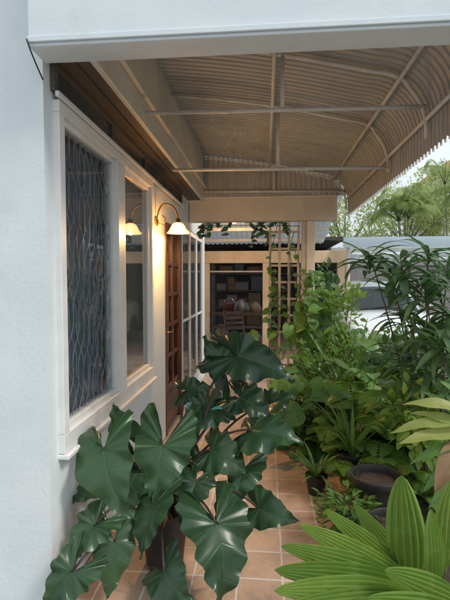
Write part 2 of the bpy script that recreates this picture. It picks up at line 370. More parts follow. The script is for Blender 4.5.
# window with two panes
ws = MB(); fw = .055; px_ = WX + .03
m1a = atX(115, 300, WX).y; m1b = atX(122, 300, WX).y
def fb(y0, y1, z0, z1, x1=px_): ws.box(WX - .07, x1, y0, y1, z0, z1)
fb(wy0, wy1, Z1 - fw, Z1); fb(wy0, wy1, Z0, Z0 + .09); fb(wy0, wy0 + fw, Z0 + .09, Z1 - fw); fb(wy1 - fw, wy1, Z0 + .09, Z1 - fw); fb(m1a, m1b, Z0 + .09, Z1 - fw)
window = ws.build('window', FRAMEW, house, bevel=.004)
b = MB(); b.box(WX - .05, WX + .052, wy0 - .006, wy1 + .006, Z0 - .024, Z0 - .002); b.build('sill', FRAMEW, window, bevel=.005)
for wi, (a_, c_, z0, z1) in enumerate(((wy0 + fw, m1a, Z0 + .09, Z1 - fw), (m1b, wy1 - fw, Z0 + .09, Z1 - fw))):
    ca_ = MB(); k = .03
    ca_.box(WX - .05, WX + .008, a_, c_, z1 - k, z1); ca_.box(WX - .05, WX + .008, a_, c_, z0, z0 + k); ca_.box(WX - .05, WX + .008, a_, a_ + k, z0 + k, z1 - k); ca_.box(WX - .05, WX + .008, c_ - k, c_, z0 + k, z1 - k)
    ca_.build('casement', FRAMEW, window, bevel=.003)
    gl = MB(); gl.quad((WX - .012, a_ + k, z0 + k), (WX - .012, c_ - k, z0 + k), (WX - .012, c_ - k, z1 - k), (WX - .012, a_ + k, z1 - k)); gl.build('pane', WGLASS2 if wi else WGLASS, window)
    if wi == 0:
        gr = MB(); pg = .075; W_ = c_ - a_; H_ = z1 - z0
        for sgn in (1, -1):           # wavy diagonal bars, both ways, cut at the frame
            i = -24
            while i < 40:
                pts = []
                for q in range(0, 91):
                    z = z0 + .008 + (H_ - .016) * q / 90; y = a_ + i * pg + sgn * (z - z0) * .32 + .016 * math.sin(z * 26 + i * .9)
                    if a_ + .006 < y < c_ - .006: pts.append((WX - (.023 if sgn > 0 else .028), y, z))
                    elif len(pts) > 2: break
                    else: pts = []
                if len(pts) > 2: gr.tube(pts, .0030, 5)
                i += 1
        gr.build('grille', GRILLE, window, smooth=True)
    cu = MB(); cu.grid(lambda u, v: (WX - .085 - .25 * wi + .008 * math.sin(u * 46) + .004 * math.sin(u * 23 + v * 5), a_ - .02 + (c_ - a_ + .04) * u, z0 - .02 + (z1 - z0 + .04) * v), 90, 14); cu.build('curtain', CURT2 if wi else CURT, window, smooth=True)
# transom glazing over the window and door
b = MB(); b.box(WX + .001, WX + .022, YC + .06, dy1, Z1 + .03, Z1 + .05); b.box(WX + .001, WX + .022, YC + .06, dy1, 2.435, 2.468)
for q in range(5):
    y_ = YC + .06 + (dy1 - YC - .10) * q / 4; b.box(WX + .001, WX + .020, y_, y_ + .04, Z1 + .051, 2.434)
tm = b.build('transom', SOFF, house, bevel=.002)
b = MB(); b.quad((WX + .006, YC + .08, Z1 + .045), (WX + .006, dy1 - .02, Z1 + .045), (WX + .006, dy1 - .02, 2.44), (WX + .006, YC + .08, 2.44)); b.build('pane', CGLASS, tm)
b = MB(); b.box(WX + .022, WX + .04, YC + .06, dy1, Z1 + .004, Z1 + .028); b.build('trim_strip', FRAMEW, house, bevel=.003)
FX = -.74
for k in range(2):
    b = MB(); b.box(WX + .002 + k * .1, WX + .098 + k * .1 - .006, YC + .06, 5.36, 2.47, 2.49); b.build('soffit', SOFF, house)
b = MB(); b.box(FX - .03, FX, YC + .062, 5.385, 2.455, 2.62); b.build('fascia_board', CREAM, house, bevel=.004)
b = MB(); b.box(FX - .028, FX - .008, YC + .062, 5.384, 2.628, 3.22); b.build('fascia_board', CREAM, house, bevel=.004)
b = MB(); b.box(FX + .001, FX + .03, YC + .07, 5.36, 2.60, 2.635); b.build('gutter_batten', CREAM, house, bevel=.005)
# brown door with glazed grid
dr = MB(); fx = WX - .02; dm = (dy0 + dy1) / 2
dr.box(WX - .08, fx + .03, dy0, dy0 + .07, 0, 2.05); dr.box(WX - .08, fx + .03, dy1 - .07, dy1, 0, 2.05); dr.box(WX - .08, fx + .03, dy0 + .07, dy1 - .07, 1.97, 2.05)
door = dr.build('door', DOORW, house, bevel=.004)
b = MB(); b.box(WX - .055, WX - .02, dy0 + .075, dy1 - .075, .02, .42); b.box(WX - .019, WX - .008, dy0 + .14, dy1 - .14, .08, .36); b.build('panel', DOORW, door, bevel=.004)
b = MB(); b.box(WX - .05, WX - .008, dm - .02, dm + .02, .421, 1.968)
for q in range(6):
    zz = .421 + q * .305
    b.box(WX - .048, WX - .012, dy0 + .072, dm - .021, zz, zz + .035); b.box(WX - .048, WX - .012, dm + .021, dy1 - .072, zz, zz + .035)
b.build('glazing_bars', DOORW, door, bevel=.003)
b = MB(); b.quad((WX - .03, dy0 + .07, .43), (WX - .03, dy1 - .07, .43), (WX - .03, dy1 - .07, 1.97), (WX - .03, dy0 + .07, 1.97)); b.build('pane', DGLASS, door)
b = MB(); b.tube([(WX - .02, dy0 + .04, 1.0), (WX + .04, dy0 + .04, 1.0), (WX + .045, dy0 + .14, 1.0)], .009, 8); b.build('handle', BRASS, door, smooth=True)
# glazed doors beyond
nl = 3; pw = (gy1 - gy0) / nl
for i in range(nl):
    y0, y1 = gy0 + i * pw + .004, gy0 + (i + 1) * pw - .004
    q = MB(); e = .028
    q.box(WX - .06, WX - .006, y0, y0 + e, .08, 2.12); q.box(WX - .06, WX - .006, y1 - e, y1, .08, 2.12)
    for z0, z1 in ((.08, .20), (1.00, 1.03), (2.06, 2.12)): q.box(WX - .058, WX - .009, y0 + e, y1 - e, z0, z1)
    gd = q.build('glazed_door', FRAMEW, house, bevel=.003)
    for z0, z1 in ((.20, 1.0), (1.03, 2.06)):
        p = MB(); p.quad((WX - .02, y0 + e, z0), (WX - .02, y1 - e, z0), (WX - .02, y1 - e, z1), (WX - .02, y0 + e, z1)); p.build('pane', DGLASS, gd)

# ------------------------------------------------------------------ front beam
BY0, BY1 = 1.70, 1.84; bx0 = at(27, 15, BY0).x
bz = at(240, 36, BY0).z
beam = thing('front_beam', (0, BY0, bz), 'white painted beam spanning the whole top of the porch entrance', 'beam')
b = MB(); b.box(bx0, 1.25, BY0, BY1, bz, 3.6); b.build('beam_face', BEAMW, beam, bevel=.006)
b = MB(); b.box(bx0 + .05, 1.25, BY1 + .002, BY1 + .06, bz + .03, bz + .1); b.build('rear_batten', BEAMW, beam, bevel=.004)
b = MB(); b.box(bx0, 1.25, BY0 - .012, BY0 - .002, bz + .012, bz + .035); b.build('drip_edge', BEAMW, beam, bevel=.003)
cb = MB(); cb.tube(qcurve((bx0 + .005, BY0 - .016, bz + .022), (bx0 + .02, BY0 - .017, bz - .03), (WX + .004, YC - .008, bz - .075)), .003, 6)
tag(cb.build('cable', BLACK, smooth=True), 'short thin black cable at the left end of the white front beam', 'cable')

# ------------------------------------------------------------------ awning
AX = .965
PROF = [(-.765, 3.00)]
for i in range(1, 9): t = i / 8; PROF.append((-.765 + 1.40 * t, 3.00 - .24 * t + .03 * math.sin(t * math.pi)))
for i in range(1, 9):
    a = math.pi / 2 * i / 8; PROF.append((.635 + .33 * math.sin(a), 2.76 - .33 * (1 - math.cos(a)) - .02 * i / 8))
PROF.append((AX, 2.36)); PROF.append((AX + .005, 2.275))
AY0, AY1 = 1.86, 5.36
aw = thing('awning', (0, AY0, 2.24), 'grey beige corrugated metal awning curving down to a scalloped edge on the right', 'awning')
pit = .058; npan = int((AY1 - AY0) / pit); offs = ((0, 0), (.60, .0), (.68, .8), (.80, 1), (.92, .8)); ys = [(AY0 + pit * (i + f), g_) for i in range(npan) for f, g_ in offs] + [(AY0 + npan * pit, 0)]
b = MB(); nys = len(ys) - 1
def awn(u, v):
    Y, gq = ys[int(round(u * nys))]; x = v * (len(PROF) - 1); i = min(int(x), len(PROF) - 2); f = x - i
    X = PROF[i][0] * (1 - f) + PROF[i + 1][0] * f; Z = PROF[i][1] * (1 - f) + PROF[i + 1][1] * f
    c = .018 * gq; k = max(0, min(1, (X - .60) / .36))
    if v == 1: Z -= .03 * abs(math.sin(math.pi * (Y - AY0) / pit))
    return (X + c * k, Y, Z + c * (1 - k))
b.grid(awn, nys, len(PROF) - 1); b.build('roof_sheet', AWN, aw)
def pz(X):
    for (a, c), (d, e) in zip(PROF, PROF[1:]):
        if a <= X <= d: return c + (e - c) * (X - a) / max(1e-6, d - a)
    return 2.3
FRY = [atX(146, 113, FX).y, atX(173, 170, FX).y, 5.30]
CZS = [atX(146, 113, FX).z, atX(173, 170, FX).z, 2.56]
for Y, cz in zip(FRY, CZS):
    b = MB(); b.tube([(x - .025 if x > .85 else x, Y, z - .03) for x, z in PROF[:-1]], .0125, 8); b.build('arch_rib', TUBE, aw, smooth=True)
    b = MB(); b.tube([(FX, Y, cz), (.935, Y, cz - .02)], .0135, 8); b.build('cross_tube', TUBE, aw, smooth=True)
    b = MB(); b.tube([(.1, Y, cz), (.1, Y, pz(.1) - .03)], .012, 8); b.build('king_post', TUBE, aw, smooth=True)
for X in (.05, .78):
    b = MB(); b.tube([(X, AY0, pz(X) - .045), (X, AY1 - .03, pz(X) - .045)], .0125, 8); b.build('purlin', TUBE, aw, smooth=True)
b = MB(); b.tube([(AX - .03, AY0, 2.44), (AX - .03, AY1, 2.44)], .012, 8); b.build('edge_rail', TUBE, aw, smooth=True)
b = MB()
def endp(u, v):
    X = -.77 + 1.72 * u; c = .008 * math.sin(2 * math.pi * X / .06); top = pz(X) + .01
    return (X, 5.35 + c, 2.5 + (max(2.5, top) - 2.5) * v)
b.grid(endp, 220, 2); b.build('end_panel', AWN, aw, smooth=True)

hd = thing('rear_header', (0, 5.38, 2.17), 'wide cream beam closing the far end of the porch under the awning', 'beam')
hz0, hz1 = at(260, 221, 5.40).z, at(260, 197, 5.40).z
b = MB(); b.box(WX + .01, .86, 5.39, 5.53, hz0, hz1); b.build('beam_face', CREAM, hd, bevel=.006)
b = MB(); b.box(FX + .01, .86, 5.37, 5.388, hz1 - .02, hz1 + .012); b.build('top_batten', CREAM, hd, bevel=.003)
pp = at(305, 300, 5.45).x
po = thing('porch_post', (pp, 5.46, 0), 'square cream post at the right end of the rear beam with a vine', 'post')
b = MB(); b.box(pp - .05, pp + .008, 5.42, 5.51, 0, hz0 - .002); b.build('shaft', TRELL, po, bevel=.005)
b = MB(); b.box(pp + .01, pp + .11, 5.40, 5.50, 0, hz0 - .003); b.build('side_board', CREAM, po, bevel=.005)
tr = thing('trellis', (at(285, 300, 5.6).x, 5.6, 0), 'weathered cream lattice trellis just left of the porch post', 'trellis')
tx0, tx1 = at(270, 300, 5.6).x, at(298, 300, 5.6).x
for i in range(4):
    x = tx0 + (tx1 - tx0) * i / 3; b = MB(); b.box(x - .015, x + .015, 5.59, 5.602, 0, 2.3); b.build('upright', TRELL, tr)
for k in range(10):
    b = MB(); b.box(tx0 - .02, tx1 + .02, 5.603, 5.612, .2 + .21 * k, .226 + .21 * k); b.build('rail', TRELL, tr)

# ------------------------------------------------------------------ wall lamp
ly = 3.74; lz = at(178, 228, 3.74).z; lx = at(178, 228, 3.74).x
la = thing('wall_lamp', (WX, ly, lz), 'lit wall lamp with brass swan neck and bell glass shade beside the brown door', 'lamp')
b = MB(); b.tube([(WX, ly, lz + .06), (WX + .018, ly, lz + .06)], .042, 20); b.build('back_plate', BRASS, la, smooth=False, bevel=.004)
b = MB(); b.tube(qcurve((WX + .01, ly, lz + .06), (WX + .03, ly, lz + .24), (WX + .12, ly, lz + .20), 8)[:-1] + qcurve((WX + .12, ly, lz + .20), (lx, ly, lz + .17), (lx, ly, lz + .05), 6), .008, 8)
b.tube([(WX + .012, ly, lz + .05), (WX + .07, ly, lz + .03), (WX + .09, ly, lz + .08), (WX + .06, ly, lz + .11)], .005, 6); b.build('arm', BRASS, la, smooth=True)
b = MB(); b.lathe([(.0, .085), (.02, .08), (.024, .045), (.03, .04)], (lx, ly, lz), 18); b.build('socket_cap', BRASS, la, smooth=True)
b = MB(); b.lathe([(.025, .045), (.044, .035), (.06, .01), (.074, -.02), (.096, -.045)], (lx, ly, lz), 36, .025); b.build('glass_shade', LAMP, la, smooth=True)
b = MB(); b.lathe([(.004, .03), (.02, .02), (.026, .0), (.02, -.02), (.002, -.03)], (lx, ly, lz), 14); b.build('bulb', BULB, la, smooth=True)
pl = bpy.data.lights.new('lamp_light', 'POINT'); pl.energy = 46; pl.color = (1, .52, .17); pl.shadow_soft_size = .012
plo = bpy.data.objects.new('lamp_light', pl); COL.objects.link(plo); plo.parent = la; plo.location = (lx - WX, 0, -.044)

# ------------------------------------------------------------------ back yard store
st = thing('rear_store', (0, 9, 0), 'dark open storage shelter with cream posts seen through the end of the porch', 'shelter')
sx0, sx1 = at(206, 300, 9).x, at(266, 300, 9).x; sz0, sz1 = at(240, 263, 9).z, at(240, 251, 9).z
for x in (sx0, sx1, sx1 + 1.5): b = MB(); b.box(x - .07, x + .07, 9, 9.14, 0, sz0 - .002); b.build('post', GLOWCREAM, st, bevel=.006)
b = MB(); b.box(sx0 - .6, sx1 + 1.6, 8.99, 9.15, sz0, sz1); b.build('beam', GLOWCREAM, st, bevel=.006)
b = MB(); b.grid(lambda u, v: (-3 + 4.2 * u, 6.9 + 2.4 * v, 2.86 - .60 * v + .012 * math.sin(u * 260)), 300, 2); b.build('roof_sheet', POLY2, st, smooth=True)
for k in range(4):
    b = MB(); b.box(-3, 1.15, 7.1 + k * .6, 7.15 + k * .6, 2.72 - .15 * k, 2.78 - .15 * k); b.build('roof_batten', CREAM, st)
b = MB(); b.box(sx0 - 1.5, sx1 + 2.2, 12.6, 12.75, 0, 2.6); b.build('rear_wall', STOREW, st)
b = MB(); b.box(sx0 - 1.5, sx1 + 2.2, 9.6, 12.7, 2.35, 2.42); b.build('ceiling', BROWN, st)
for z in (.50, .78):
    b = MB(); b.box(sx0 + .072, sx1 - .072, 9.04, 9.08, z, z + .05); b.build('front_rail', DARKW, st, bevel=.004)
b = MB(); b.box(sx0 + .072, sx1 - .072, 9.05, 9.075, 1.66, 1.69); b.build('upper_rail', TRELL, st)
# lit bulkhead lamp under the store roof
bl = thing('ceiling_lamp', (-.55, 7.72, 2.58), 'small lit round lamp under the grey roof between porch and storage shelter', 'lamp')
b = MB(); b.tube([(-.55, 7.72, 2.58), (-.55, 7.72, 2.55)], .075, 20); b.build('base_plate', CREAM, bl)
b = MB(); b.lathe([(.065, 2.549), (.06, 2.52), (.04, 2.49), (.001, 2.48)], (-.55, 7.72, 0), 20); b.build('glass_dome', LAMP, bl, smooth=True)
p2 = bpy.data.lights.new('lamp_light', 'POINT'); p2.energy = 20; p2.color = (1, .52, .18); p2.shadow_soft_size = .04
p2o = bpy.data.objects.new('lamp_light', p2); COL.objects.link(p2o); p2o.parent = bl; p2o.location = (0, 0, -.17)
def crate(name, x, y, z, a, h, m, label, cat, rz=0):
    t = thing(name, (x, y, z), label, cat)
    b = MB(); b.box(x - a / 2, x + a / 2, y, y + .28, z, z + h); b.build('carton', m, t, bevel=.008)
    b = MB(); b.box(x - a / 2 - .006, x + a / 2 + .006, y - .006, y + .286, z + h + .001, z + h + .022); b.build('lid', m, t, bevel=.004)
    t.rotation_euler.z = rz
zb = (.34, .80, 1.22, 1.64)
x0s, x1s = sx0 - .1, sx1 + .6; ysf = 11.0
t = thing('storage_shelf', (x0s, ysf, 0), 'long dark shelf rack cluttered with boxes at the back of the storage shelter', 'shelf')
for x in (x0s, x1s):
    for yy in (ysf, ysf + .42): b = MB(); b.box(x - .025, x + .025, yy - .025, yy + .025, 0, 1.9); b.build('upright', GREYS, t)
for z in zb: b = MB(); b.box(x0s - .02, x1s + .02, ysf - .04, ysf + .44, z, z + .03); b.build('shelf_board', DARKW, t)
specs = [(1, .08, .20, .16, CARD, 'leftmost small cardboard box on the second lowest rack board'), (1, .22, .26, .27, GREYS, 'dark grey box left of centre on the second lowest rack board'), (1, .38, .22, .2, REDP, 'dull red box near the centre of the second lowest rack board'), (1, .55, .3, .33, CARD, 'tall cardboard box right of centre on the second lowest rack board'), (1, .9, .2, .2, SACK, 'pale box at the right end of the second lowest rack board'),
 (2, .06, .24, .14, SACK, 'flat pale box at the left of the third rack board'), (2, .20, .18, .30, CARD, 'tall cardboard box left of centre on the third rack board'), (2, .36, .34, .18, GREYS, 'wide grey box on the third rack board'), (2, .58, .28, .34, BLUEP, 'dull blue box right of centre on the third rack board'), (2, .92, .2, .3, CARD, 'tall cardboard box at the right end of the third rack board'),
 (3, .12, .34, .16, CARD, 'wide cardboard box on the top rack board at the left'), (3, .32, .24, .24, BLUEP, 'dull blue box on the top rack board'), (3, .52, .3, .14, CARD, 'flat cardboard box on the top rack board at the right'),
 (0, .18, .4, .3, BLUEP, 'blue box low on the rack at the left'), (0, .56, .4, .34, CARD, 'large cardboard box low on the rack at the right')]
for lv, f, a, h, m, lab in specs: crate('storage_box', x0s + .12 + (x1s - x0s - .24) * f, ysf + .02, zb[lv] + .032, a, h, m, lab, 'box', U(-.45, .45))
def sack(x, y, z, r_, h, m, label):
    b = MB(); n = 18; prof = [(.01, 0), (.85, .0), (1.05, .18), (1.0, .5), (.72, .8), (.35, .93), (.42, 1.0), (.05, .97)]; rings = []; ph = U(0, 6)
    for f, q in prof: rings.append([b.v((x + r_ * f * (1 + .12 * math.sin(3 * a + ph + q * 4) + .06 * math.sin(7 * a)) * math.cos(a), y + r_ * f * (1 + .12 * math.sin(2 * a + ph)) * math.sin(a), z + h * q)) for a in [j * 2 * math.pi / n for j in range(n)]])
    for i in range(len(prof) - 1):
        for j in range(n): b.F.append((rings[i][j], rings[i][(j + 1) % n], rings[i + 1][(j + 1) % n], rings[i + 1][j]))
    tag(b.build('sack', m, smooth=True), label, 'sack')
sack(sx0 + .30, 9.35, 0.0, .17, .55, SACK, 'pale lumpy sack on the floor at the left of the storage shelter')
sack(sx0 + 1.02, 9.32, 0.0, .15, .42, GREYS, 'dark lumpy sack on the floor at the right of the storage shelter')
sack(sx0 + .98, 9.95, .751, .14, .26, CARD, 'brown sack standing on the right of the dark wooden table')
sack(sx0 + .66, 10.05, .751, .15, .30, GREYS, 'dark grey bundle in the middle of the dark wooden table')
tb = thing('work_table', (sx0 + .7, 9.7, 0), 'dark wooden table standing in front of the shelf rack', 'table')
b = MB(); b.box(sx0 + .2, sx1 - .05, 9.6, 10.3, .70, .75); b.build('table_top', DARKW, tb, bevel=.005)
for x in (sx0 + .25, sx1 - .1):
    for y in (9.65, 10.25): b = MB(); b.box(x - .03, x + .03, y - .03, y + .03, 0, .699); b.build('leg', BLACK, tb)
bk = thing('bucket', (sx0 + .42, 9.85, .751), 'dull red bucket standing on the dark wooden table', 'bucket')
b = MB(); b.lathe([(.001, 0), (.09, 0), (.12, .22), (.128, .225), (.115, .22), (.088, .01)], (sx0 + .42, 9.85, .751), 20); b.build('pail', REDP, bk, smooth=True)
b = MB(); b.tube([(sx0 + .42 + .12 * math.cos(q * math.pi / 10), 9.85, .97 + .12 * math.sin(q * math.pi / 10)) for q in range(11)], .005, 5); b.build('handle', CHROME, bk, smooth=True)
tag(MB().lathe([(.001, .751), (.05, .751), (.05, .907), (.0225, .943), (.0225, .991), (.001, .991)], (sx0 + .82, 9.8, 0), 14).build('bottle', GREYS, smooth=True), 'tall dark bottle standing on the dark wooden table', 'bottle')
# slatted chair
ch = thing('garden_chair', (sx0 + .72, 8.5, 0), 'dark wooden slatted chair standing before the storage shelter', 'chair'); qx = sx0 + .72
for dx in (-.2, .2):
    b = MB(); b.tube([(qx + dx, 8.3, 0), (qx + dx, 8.3, .42)], .02, 8); b.build('leg', DARKW, ch); b = MB(); b.tube([(qx + dx, 8.72, 0), (qx + dx, 8.70, .42), (qx + dx, 8.80, .9)], .02, 8); b.build('leg', DARKW, ch)
for q in range(5): b = MB(); b.box(qx - .23, qx + .23, 8.29 + .09 * q, 8.36 + .09 * q, .422, .442); b.build('seat_slat', DARKW, ch)
for q in range(4): b = MB(); b.box(qx - .19, qx + .19, 8.69 + .02 * q, 8.708 + .02 * q, .52 + .1 * q, .58 + .1 * q); b.build('back_slat', DARKW, ch)
ch.rotation_euler.z = .5
c = atZ(236, 375, 0); crate('storage_box', c.x, c.y, 0.002, .24, .2, REDP, 'dull red box standing alone on the porch floor near its far end', 'box')
c = atZ(208, 402, 0)
b = MB(); b.box(WX + .03, WX + .50, c.y - .35, c.y + .35, .003, .018); tag(b.build('doormat', TURQ, bevel=.004), 'turquoise doormat on the tiles by the glazed doors', 'doormat')

# ------------------------------------------------------------------ right background: car, canopy, wall, neighbours
cy = 7.5; cx = at(388, 300, cy + .8).x
car = thing('parked_car', (cx, cy, 0), 'silver white car parked under the pale canopy behind the garden plants', 'car')
def ring(y, hw, z0, z1, k=.12):
    p = []
    for (sx, sz) in ((1, -1), (1, 1), (-1, 1), (-1, -1)):
        for j in range(4):
            a = {(1, -1): -90, (1, 1): 0, (-1, 1): 90, (-1, -1): 180}[(sx, sz)] + 30 * j
            kk = min(k, (z1 - z0) / 2.2)
            crown = .05 if sz > 0 else 0
            X_ = sx * (hw - kk) + kk * math.cos(R(a)); p.append(Vector((cx + X_, cy + y, (z0 + kk if sz < 0 else z1 - kk) + kk * math.sin(R(a)) - crown * (X_ / hw) ** 2)))
        if sx > 0 and sz > 0:
            for f in (.6, .3, 0, -.3, -.6): p.append(Vector((cx + f * hw, cy + y, z1 - .05 * f * f)))
    return p
def loft(mb, rings):
    ids = [[mb.v(p) for p in r_] for r_ in rings]; n = len(ids[0])
    for i in range(len(ids) - 1):
        for j in range(n): mb.F.append((ids[i][j], ids[i][(j + 1) % n], ids[i + 1][(j + 1) % n], ids[i + 1][j]))
    mb.F.append(tuple(ids[0][::-1])); mb.F.append(tuple(ids[-1]))
b = MB(); loft(b, [ring(*s_) for s_ in ((0, .52, .32, .56), (.05, .66, .25, .64), (.15, .76, .2, .72), (.35, .82, .19, .81), (.7, .85, .18, .90), (1.1, .86, .18, .95), (2.0, .865, .18, .99), (3.2, .86, .18, 1.0), (3.9, .83, .22, .99), (4.1, .76, .3, .9))]); b.build('body', CARW, car, smooth=True)
b = MB(); loft(b, [ring(*s_, .13) for s_ in ((1.0, .74, .80, .92), (1.2, .73, .80, 1.06), (1.45, .70, .80, 1.23), (1.7, .67, .80, 1.36), (1.95, .645, .80, 1.44), (2.4, .63, .80, 1.49), (2.9, .63, .80, 1.48), (3.4, .65, .80, 1.40), (3.85, .70, .80, 1.0))]); b.build('cabin', CARW, car, smooth=True)
def pane(name, pts, m, par=car):
    b = MB(); i = [b.v(p) for p in pts]; b.F.append(tuple(i)); b.build(name, m, par, solid=.006)
wsp = ((1.03, .935), (1.2, 1.065), (1.45, 1.235), (1.68, 1.355))
b = MB(); b.grid(lambda u, v: (cx + (u - .5) * 2 * (.63 - .10 * v), cy + wsp[int(round(v * 3))][0] - .012, wsp[int(round(v * 3))][1] + .012 - .04 * (2 * u - 1) ** 2), 10, 3); b.build('windscreen', CGLASS, car, smooth=True)
for sx in (-1, 1):
    pane('side_window', [(cx + sx * .775, cy + 1.3, 1.0), (cx + sx * .775, cy + 3.5, 1.02), (cx + sx * .67, cy + 3.2, 1.36), (cx + sx * .67, cy + 1.8, 1.34)], CGLASS)
    b = MB(); loft(b, [[Vector((cx + sx * .60 + .17 * math.cos(a) * q, cy + .06 - .05 * (1 - q) + .10 * abs(math.cos(a)), .62 + .07 * math.sin(a) * q)) for a in [i * math.pi / 8 for i in range(16)]] for q in (1, .7, .2)]); b.build('headlight', CHROME, car, smooth=True)
    b = MB(); b.tube([(cx + sx * .84, cy + 1.3, 1.0), (cx + sx * .97, cy + 1.28, 1.04)], .06, 10); b.build('mirror', CARW, car, smooth=True)
    for y in (.75, 3.3):
        b = MB(); b.tube([(cx + sx * .68, cy + y, .31), (cx + sx * .875, cy + y, .31)], .31, 24); wh = b.build('wheel', BLACK, car)
        b = MB(); b.tube([(cx + sx * .86, cy + y, .31), (cx + sx * .882, cy + y, .31)], .2, 16); b.build('rim', CHROME, wh)
b = MB()
for k in range(4): b.box(cx - .42, cx + .42, cy - .012, cy + .05, .42 + .035 * k, .435 + .035 * k)
b.build('radiator_grille', BLACK, car)
b = MB(); b.tube([(cx - .5, cy + .98, .945), (cx + .15, cy + 1.08, 1.0)], .009, 5); b.tube([(cx, cy + .98, .955), (cx + .55, cy + 1.08, .985)], .009, 5); b.build('wipers', BLACK, car)

cn = thing('car_canopy', (2.6, 8, 0), 'pale blue metal canopy roof on slim posts over the white car', 'canopy')
x0 = at(343, 250, 8).x; zc = at(380, 240, 8).z
b = MB(); b.grid(lambda u, v: (x0 + 6.5 * u, 8 + 6.5 * v, zc - .012 - .02 * v + .010 * math.sin(u * 6.5 * 40)), 320, 2); b.build('roof_sheet', POLY, cn, smooth=True)
b = MB(); b.box(x0, x0 + 6.5, 7.93, 7.985, zc - .13, zc + .05); b.build('fascia', POLY, cn)
for x, y in ((x0 + .1, 8.05), (x0 + .1, 14.3), (x0 + 4.6, 8.05), (x0 + 4.6, 14.3)): b = MB(); b.tube([(x, y, 0), (x, y, zc - .1)], .035, 8); b.build('post', CREAM, cn)
for k in range(3):
    b = MB(); b.box(x0, x0 + 6.5, 9.4 + 2.4 * k, 9.45 + 2.4 * k, zc - .12, zc - .035); b.build('purlin', TUBE, cn)
fe = thing('boundary_wall', (3, 16, 0), 'plain grey boundary wall far behind the parked car', 'wall')
b = MB(); b.box(.3, 14, 16, 16.2, 0, 2.0); b.build('wall_body', CONC, fe, bevel=.01)
b = MB(); b.box(.25, 14, 15.96, 16.24, 2.001, 2.08); b.build('coping', CONC, fe, bevel=.01)
def nhouse(x0, x1, y0, h, rh, roofm, label, nw):
    t = thing('neighbour_house', (x0, y0, 0), label, 'house'); y1 = y0 + 8
    b = MB(); b.box(x0, x1, y0, y1, 0, h); b.build('wall', WALLN, t)
    b = MB(); i = [b.v(p) for p in ((x0 - .6, y0 - .6, h), (x1 + .6, y0 - .6, h), (x1 + .6, y1 + .6, h), (x0 - .6, y1 + .6, h), (x0 + 2, y0 + 4, h + rh), (x1 - 2, y0 + 4, h + rh))]
    b.F += [(i[0], i[1], i[5], i[4]), (i[1], i[2], i[5]), (i[2], i[3], i[4], i[5]), (i[3], i[0], i[4]), (i[3], i[2], i[1], i[0])]; b.build('roof', roofm, t)
    for k in range(nw):
        wx = x0 + .8 + (x1 - x0 - 1.6) * k / nw
        b = MB(); b.box(wx, wx + 1.4, y0 - .05, y0 - .002, h - 2.4, h - 1); f = b.build('window', FRAMEW, t)
        b = MB(); b.box(wx + .08, wx + 1.32, y0 - .06, y0 - .051, h - 2.32, h - 1.08); b.build('pane', CGLASS, f)
nhouse(3, 11, 27, 3.4, 1.0, ROOFR, 'pale neighbouring house with grey roof among trees beyond the wall', 3)
xr_ = at(447, 165, 30).x; zr_ = at(447, 166, 30).z
nhouse(xr_, xr_ + 8, 30, zr_ - .4, 2.0, ROOFRED, 'tall pale house with red roof at the far right beyond the trees', 3)

# ------------------------------------------------------------------ plants
def pot(parent, c, r, h, m=BLACKP):
    b = MB(); b.lathe([(0.001, .0), (r * .72, 0), (r * .76, .01), (r * .96, h * .86), (r * 1.04, h * .87), (r * 1.06, h), (r * .97, h), (r * .93, h * .9), (r * .9, h * .8)], c, 32); p = b.build('pot', m, parent, smooth=False, bevel=.003)
    for f in p.data.polygons: f.use_smooth = True
    b = MB(); b.disc(Vector(c) + Vector((0, 0, h * .84)), r * .925, 24, .012); b.build('soil', SOIL, parent, smooth=True)

# big arrow-leaved plant
pc = at(165, 560, 2.25); pc.z = .002
ph = thing('philodendron', pc, 'large potted plant with dark arrow shaped leaves in front of the window', 'potted plant')
pot(ph, pc, .13, .30)
LV = [ # base px,py,Y  tip px,py,Y  halfwidth px
 (104, 450, 1.95, 126, 524, 1.85, 38), (163, 446, 2.15, 150, 508, 2.05, 35), (238, 356, 2.35, 296, 380, 2.25, 27), (224, 366, 2.45, 200, 338, 2.5, 20),
 (252, 430, 2.35, 302, 450, 2.25, 30), (216, 524, 1.95, 228, 606, 1.85, 35), (258, 508, 2.2, 298, 528, 2.1, 23), (164, 572, 1.85, 190, 608, 1.75, 28),
 (72, 572, 1.75, 42, 608, 1.7, 24), (94, 526, 1.9, 64, 560, 1.85, 21), (212, 450, 2.3, 250, 474, 2.25, 24), (210, 410, 2.4, 178, 430, 2.35, 23),
 (240, 398, 2.45, 272, 420, 2.4, 22), (196, 482, 2.15, 184, 528, 2.05, 21), (114, 542, 1.95, 116, 598, 1.9, 23), (152, 508, 2.0, 142, 560, 1.92, 22),
 (128, 438, 2.2, 112, 404, 2.25, 20), (190, 430, 2.3, 208, 400, 2.35, 18), (266, 406, 2.55, 298, 402, 2.5, 17),
 (186, 390, 2.5, 214, 384, 2.5, 16), (94, 486, 2.05, 72, 504, 2.05, 18), (244, 468, 2.3, 232, 504, 2.22, 20), (136, 474, 2.1, 118, 522, 2.02, 24)]
